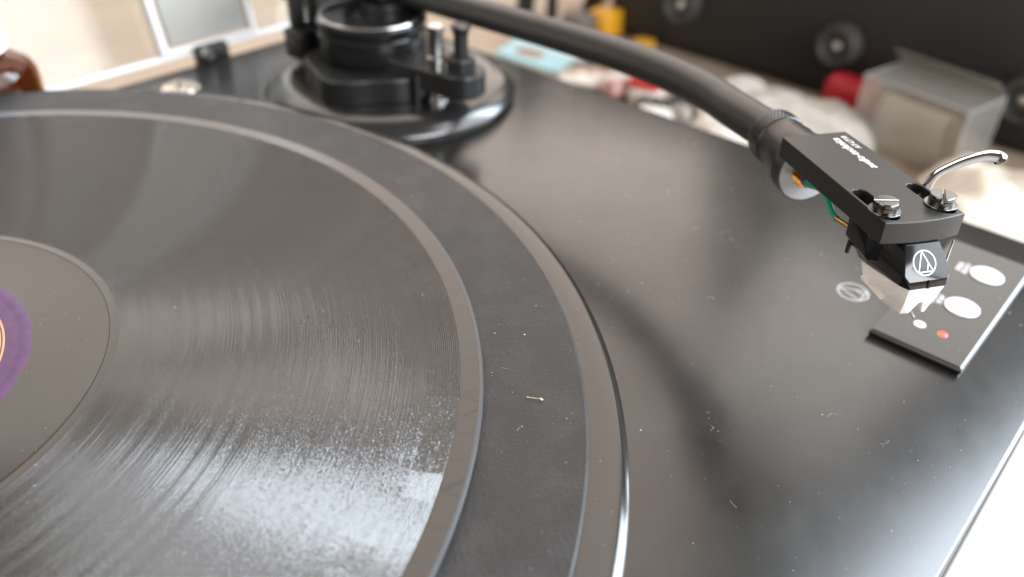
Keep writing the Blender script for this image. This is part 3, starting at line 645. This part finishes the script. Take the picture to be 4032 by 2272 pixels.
# clear blister box
bb = tag(empty('clear_blister_box', (455, -65, ZT)), 'clear folded plastic box standing in front of the black case', 'plastic box')
Bb = lambda o: local(o, bb)
xb = Matrix.Translation((462, -60, ZT)) @ Matrix.Rotation(math.radians(-12), 4, 'Z')
def wallp(name, a, b): return Bb(box(name, a, b, M_film, None, 0.15, 1, xf=xb))
wallp('front_wall', (-17, -30, 0), (-16.2, 30, 38)); wallp('back_wall', (16.2, -30, 0), (17, 30, 38))
wallp('side_wall', (-16, -30, 0), (16, -29.2, 38)); wallp('side_wall', (-16, 29.2, 0), (16, 30, 38))
wallp('top_wall', (-17, -30, 38.05), (17, 30, 38.7))
Bb(finish('raised_flap', from_bm(bm_box((0, -30, 0), (16, 30, 0.6), 0.1, 1), xb @ Matrix.Translation((17, 0, 39)) @ Matrix.Rotation(math.radians(-140), 4, 'Y')), M_film))
fold = smooth_path([(-13, 0, 1), (-12, 0, 18), (-6, 0, 27), (4, 0, 25), (10, 0, 14), (13, 0, 1)], 6)
bm = bmesh.new(); rows = [[bm.verts.new(xb @ Vector((q.x, yy + (q.z - 12) * .25, q.z))) for q in fold] for yy in (-20, 18)]
for k in range(len(fold) - 1): bm.faces.new((rows[0][k], rows[0][k + 1], rows[1][k + 1], rows[1][k]))
bmesh.ops.solidify(bm, geom=bm.faces[:], thickness=0.5)
Bb(finish('paper_insert', from_bm(bm), M_tis, None, 40))
for (a, b) in (((-17, -30, 38.7), (-17, 30, 38.7)), ((17, -30, 38.7), (17, 30, 38.7)), ((-17, -30, 38.7), (17, -30, 38.7)), ((-17, 30, 38.7), (17, 30, 38.7)), ((-17, -30, 0), (-17, -30, 38.7)), ((-17, 30, 0), (-17, 30, 38.7)), ((17, -30, 0), (17, -30, 38.7))):
    Bb(tube('highlighted_edge', [xb @ Vector(a), xb @ Vector(b)], 0.38, M_edge_highlight, None, 8))  # added pale strips that paint highlights along the box edges
# white sheet on the table in front of the plinth
card('white_sheet', [(120, -430), (430, -430), (420, -156), (130, -156)], ZT, 1.0, M_paper, 'white paper sheet on the table in front of the plinth', 'paper')

# ------------------------------------------------------------------ dust and lint
def dust():
    rng = random.Random(11); bms = bmesh.new()
    def speck(x, y, z, r):
        k = rng.randint(4, 6); a0 = rng.uniform(0, 6.28); st = rng.uniform(.5, 1.6)
        base = [bms.verts.new((x + r * st * math.cos(a0 + 6.283 * i / k) * rng.uniform(.6, 1.2), y + r * math.sin(a0 + 6.283 * i / k) * rng.uniform(.6, 1.2), z + .004)) for i in range(k)]
        tip = bms.verts.new((x, y, z + r * .8))
        for i in range(k): bms.faces.new((base[i], base[(i + 1) % k], tip))
    def fibre(x, y, z, ln, r):
        a = rng.uniform(0, 6.28); pts = []; p = Vector((x, y, z + r * 1.1)); cv = rng.uniform(-.5, .5)
        for i in range(9):
            pts.append(p.copy()); a += cv * .5 + rng.uniform(-.5, .5); p = p + Vector((math.cos(a), math.sin(a), rng.uniform(-.06, .10))) * ln / 8
            p.z = max(p.z, z + r)
        b = bm_tube(pts, r, 5); t_ = bpy.data.meshes.new('t'); b.to_mesh(t_); b.free(); bms.from_mesh(t_); bpy.data.meshes.remove(t_)
    n = 0; clumps = [(rng.uniform(100, 250), rng.uniform(-165, 20), rng.uniform(2, 9)) for _ in range(26)]
    while n < 800:
        x, y = rng.uniform(60, 256), rng.uniform(-170, 60)
        if rng.random() < .38:
            q = clumps[rng.randrange(len(clumps))]; x, y = q[0] + rng.gauss(0, q[2]), q[1] + rng.gauss(0, q[2])
            if not (X0 + 3 < x < X1 - 2 and Y0 + 2 < y < Y1 - 2): continue
        if math.hypot(x, y) < 154 or (181 < x and -155 < y < -131): continue
        if math.hypot(x - 204, y - 66) < 55: continue
        speck(x, y, ZP, min(.2, .028 + .035 * rng.expovariate(1.0))); n += 1
        if n % 34 == 0: fibre(x + .5, y, ZP, rng.uniform(.8, 3.0), rng.uniform(.014, .026))
    for i in range(330):
        a = rng.uniform(-1.6, 1.2); r = rng.uniform(126, 143.5); x, y = r * math.cos(a), r * math.sin(a)
        speck(x, y, -2.0, min(.17, .028 + .03 * rng.expovariate(1.0)))
        if i % 16 == 0: fibre(x, y, -2.0, rng.uniform(.7, 2.0), rng.uniform(.013, .022))
    for i in range(60):
        a = rng.uniform(-1.6, .9); r = rng.uniform(145.5, 150); speck(r * math.cos(a), r * math.sin(a), -4.0, rng.uniform(.04, .09))
    for i in range(240):
        a = rng.uniform(-1.7, 1.4); r = rng.uniform(37, 124); speck(r * math.cos(a), r * math.sin(a), 0.0 if r > 53 else -.06, min(.12, .025 + .02 * rng.expovariate(1.0)))
    for i in range(26): speck(rng.uniform(184, 240), rng.uniform(-153, -133), ZC, rng.uniform(.05, .1))
    return bms
du = finish('dust', from_bm(dust()), M_dust, None, 0); tag(du, 'fine pale dust specks and lint on the black surfaces', 'dust', kind='stuff')
lint = tag(tube('lint_fibre', smooth_path([(90.7, -97.8, -1.75), (91.0, -98.5, -1.6), (91.6, -99.3, -1.7), (91.9, -100.0, -1.5), (92.1, -100.6, -1.7)], 6), lambda q: .06 + (.16 if q > .75 else (.08 if q < .12 else 0)), mat('beige_lint', (0.62, 0.50, 0.38), 0.9), None, 8), 'beige lint fibre lying on the rubber mat', 'lint')
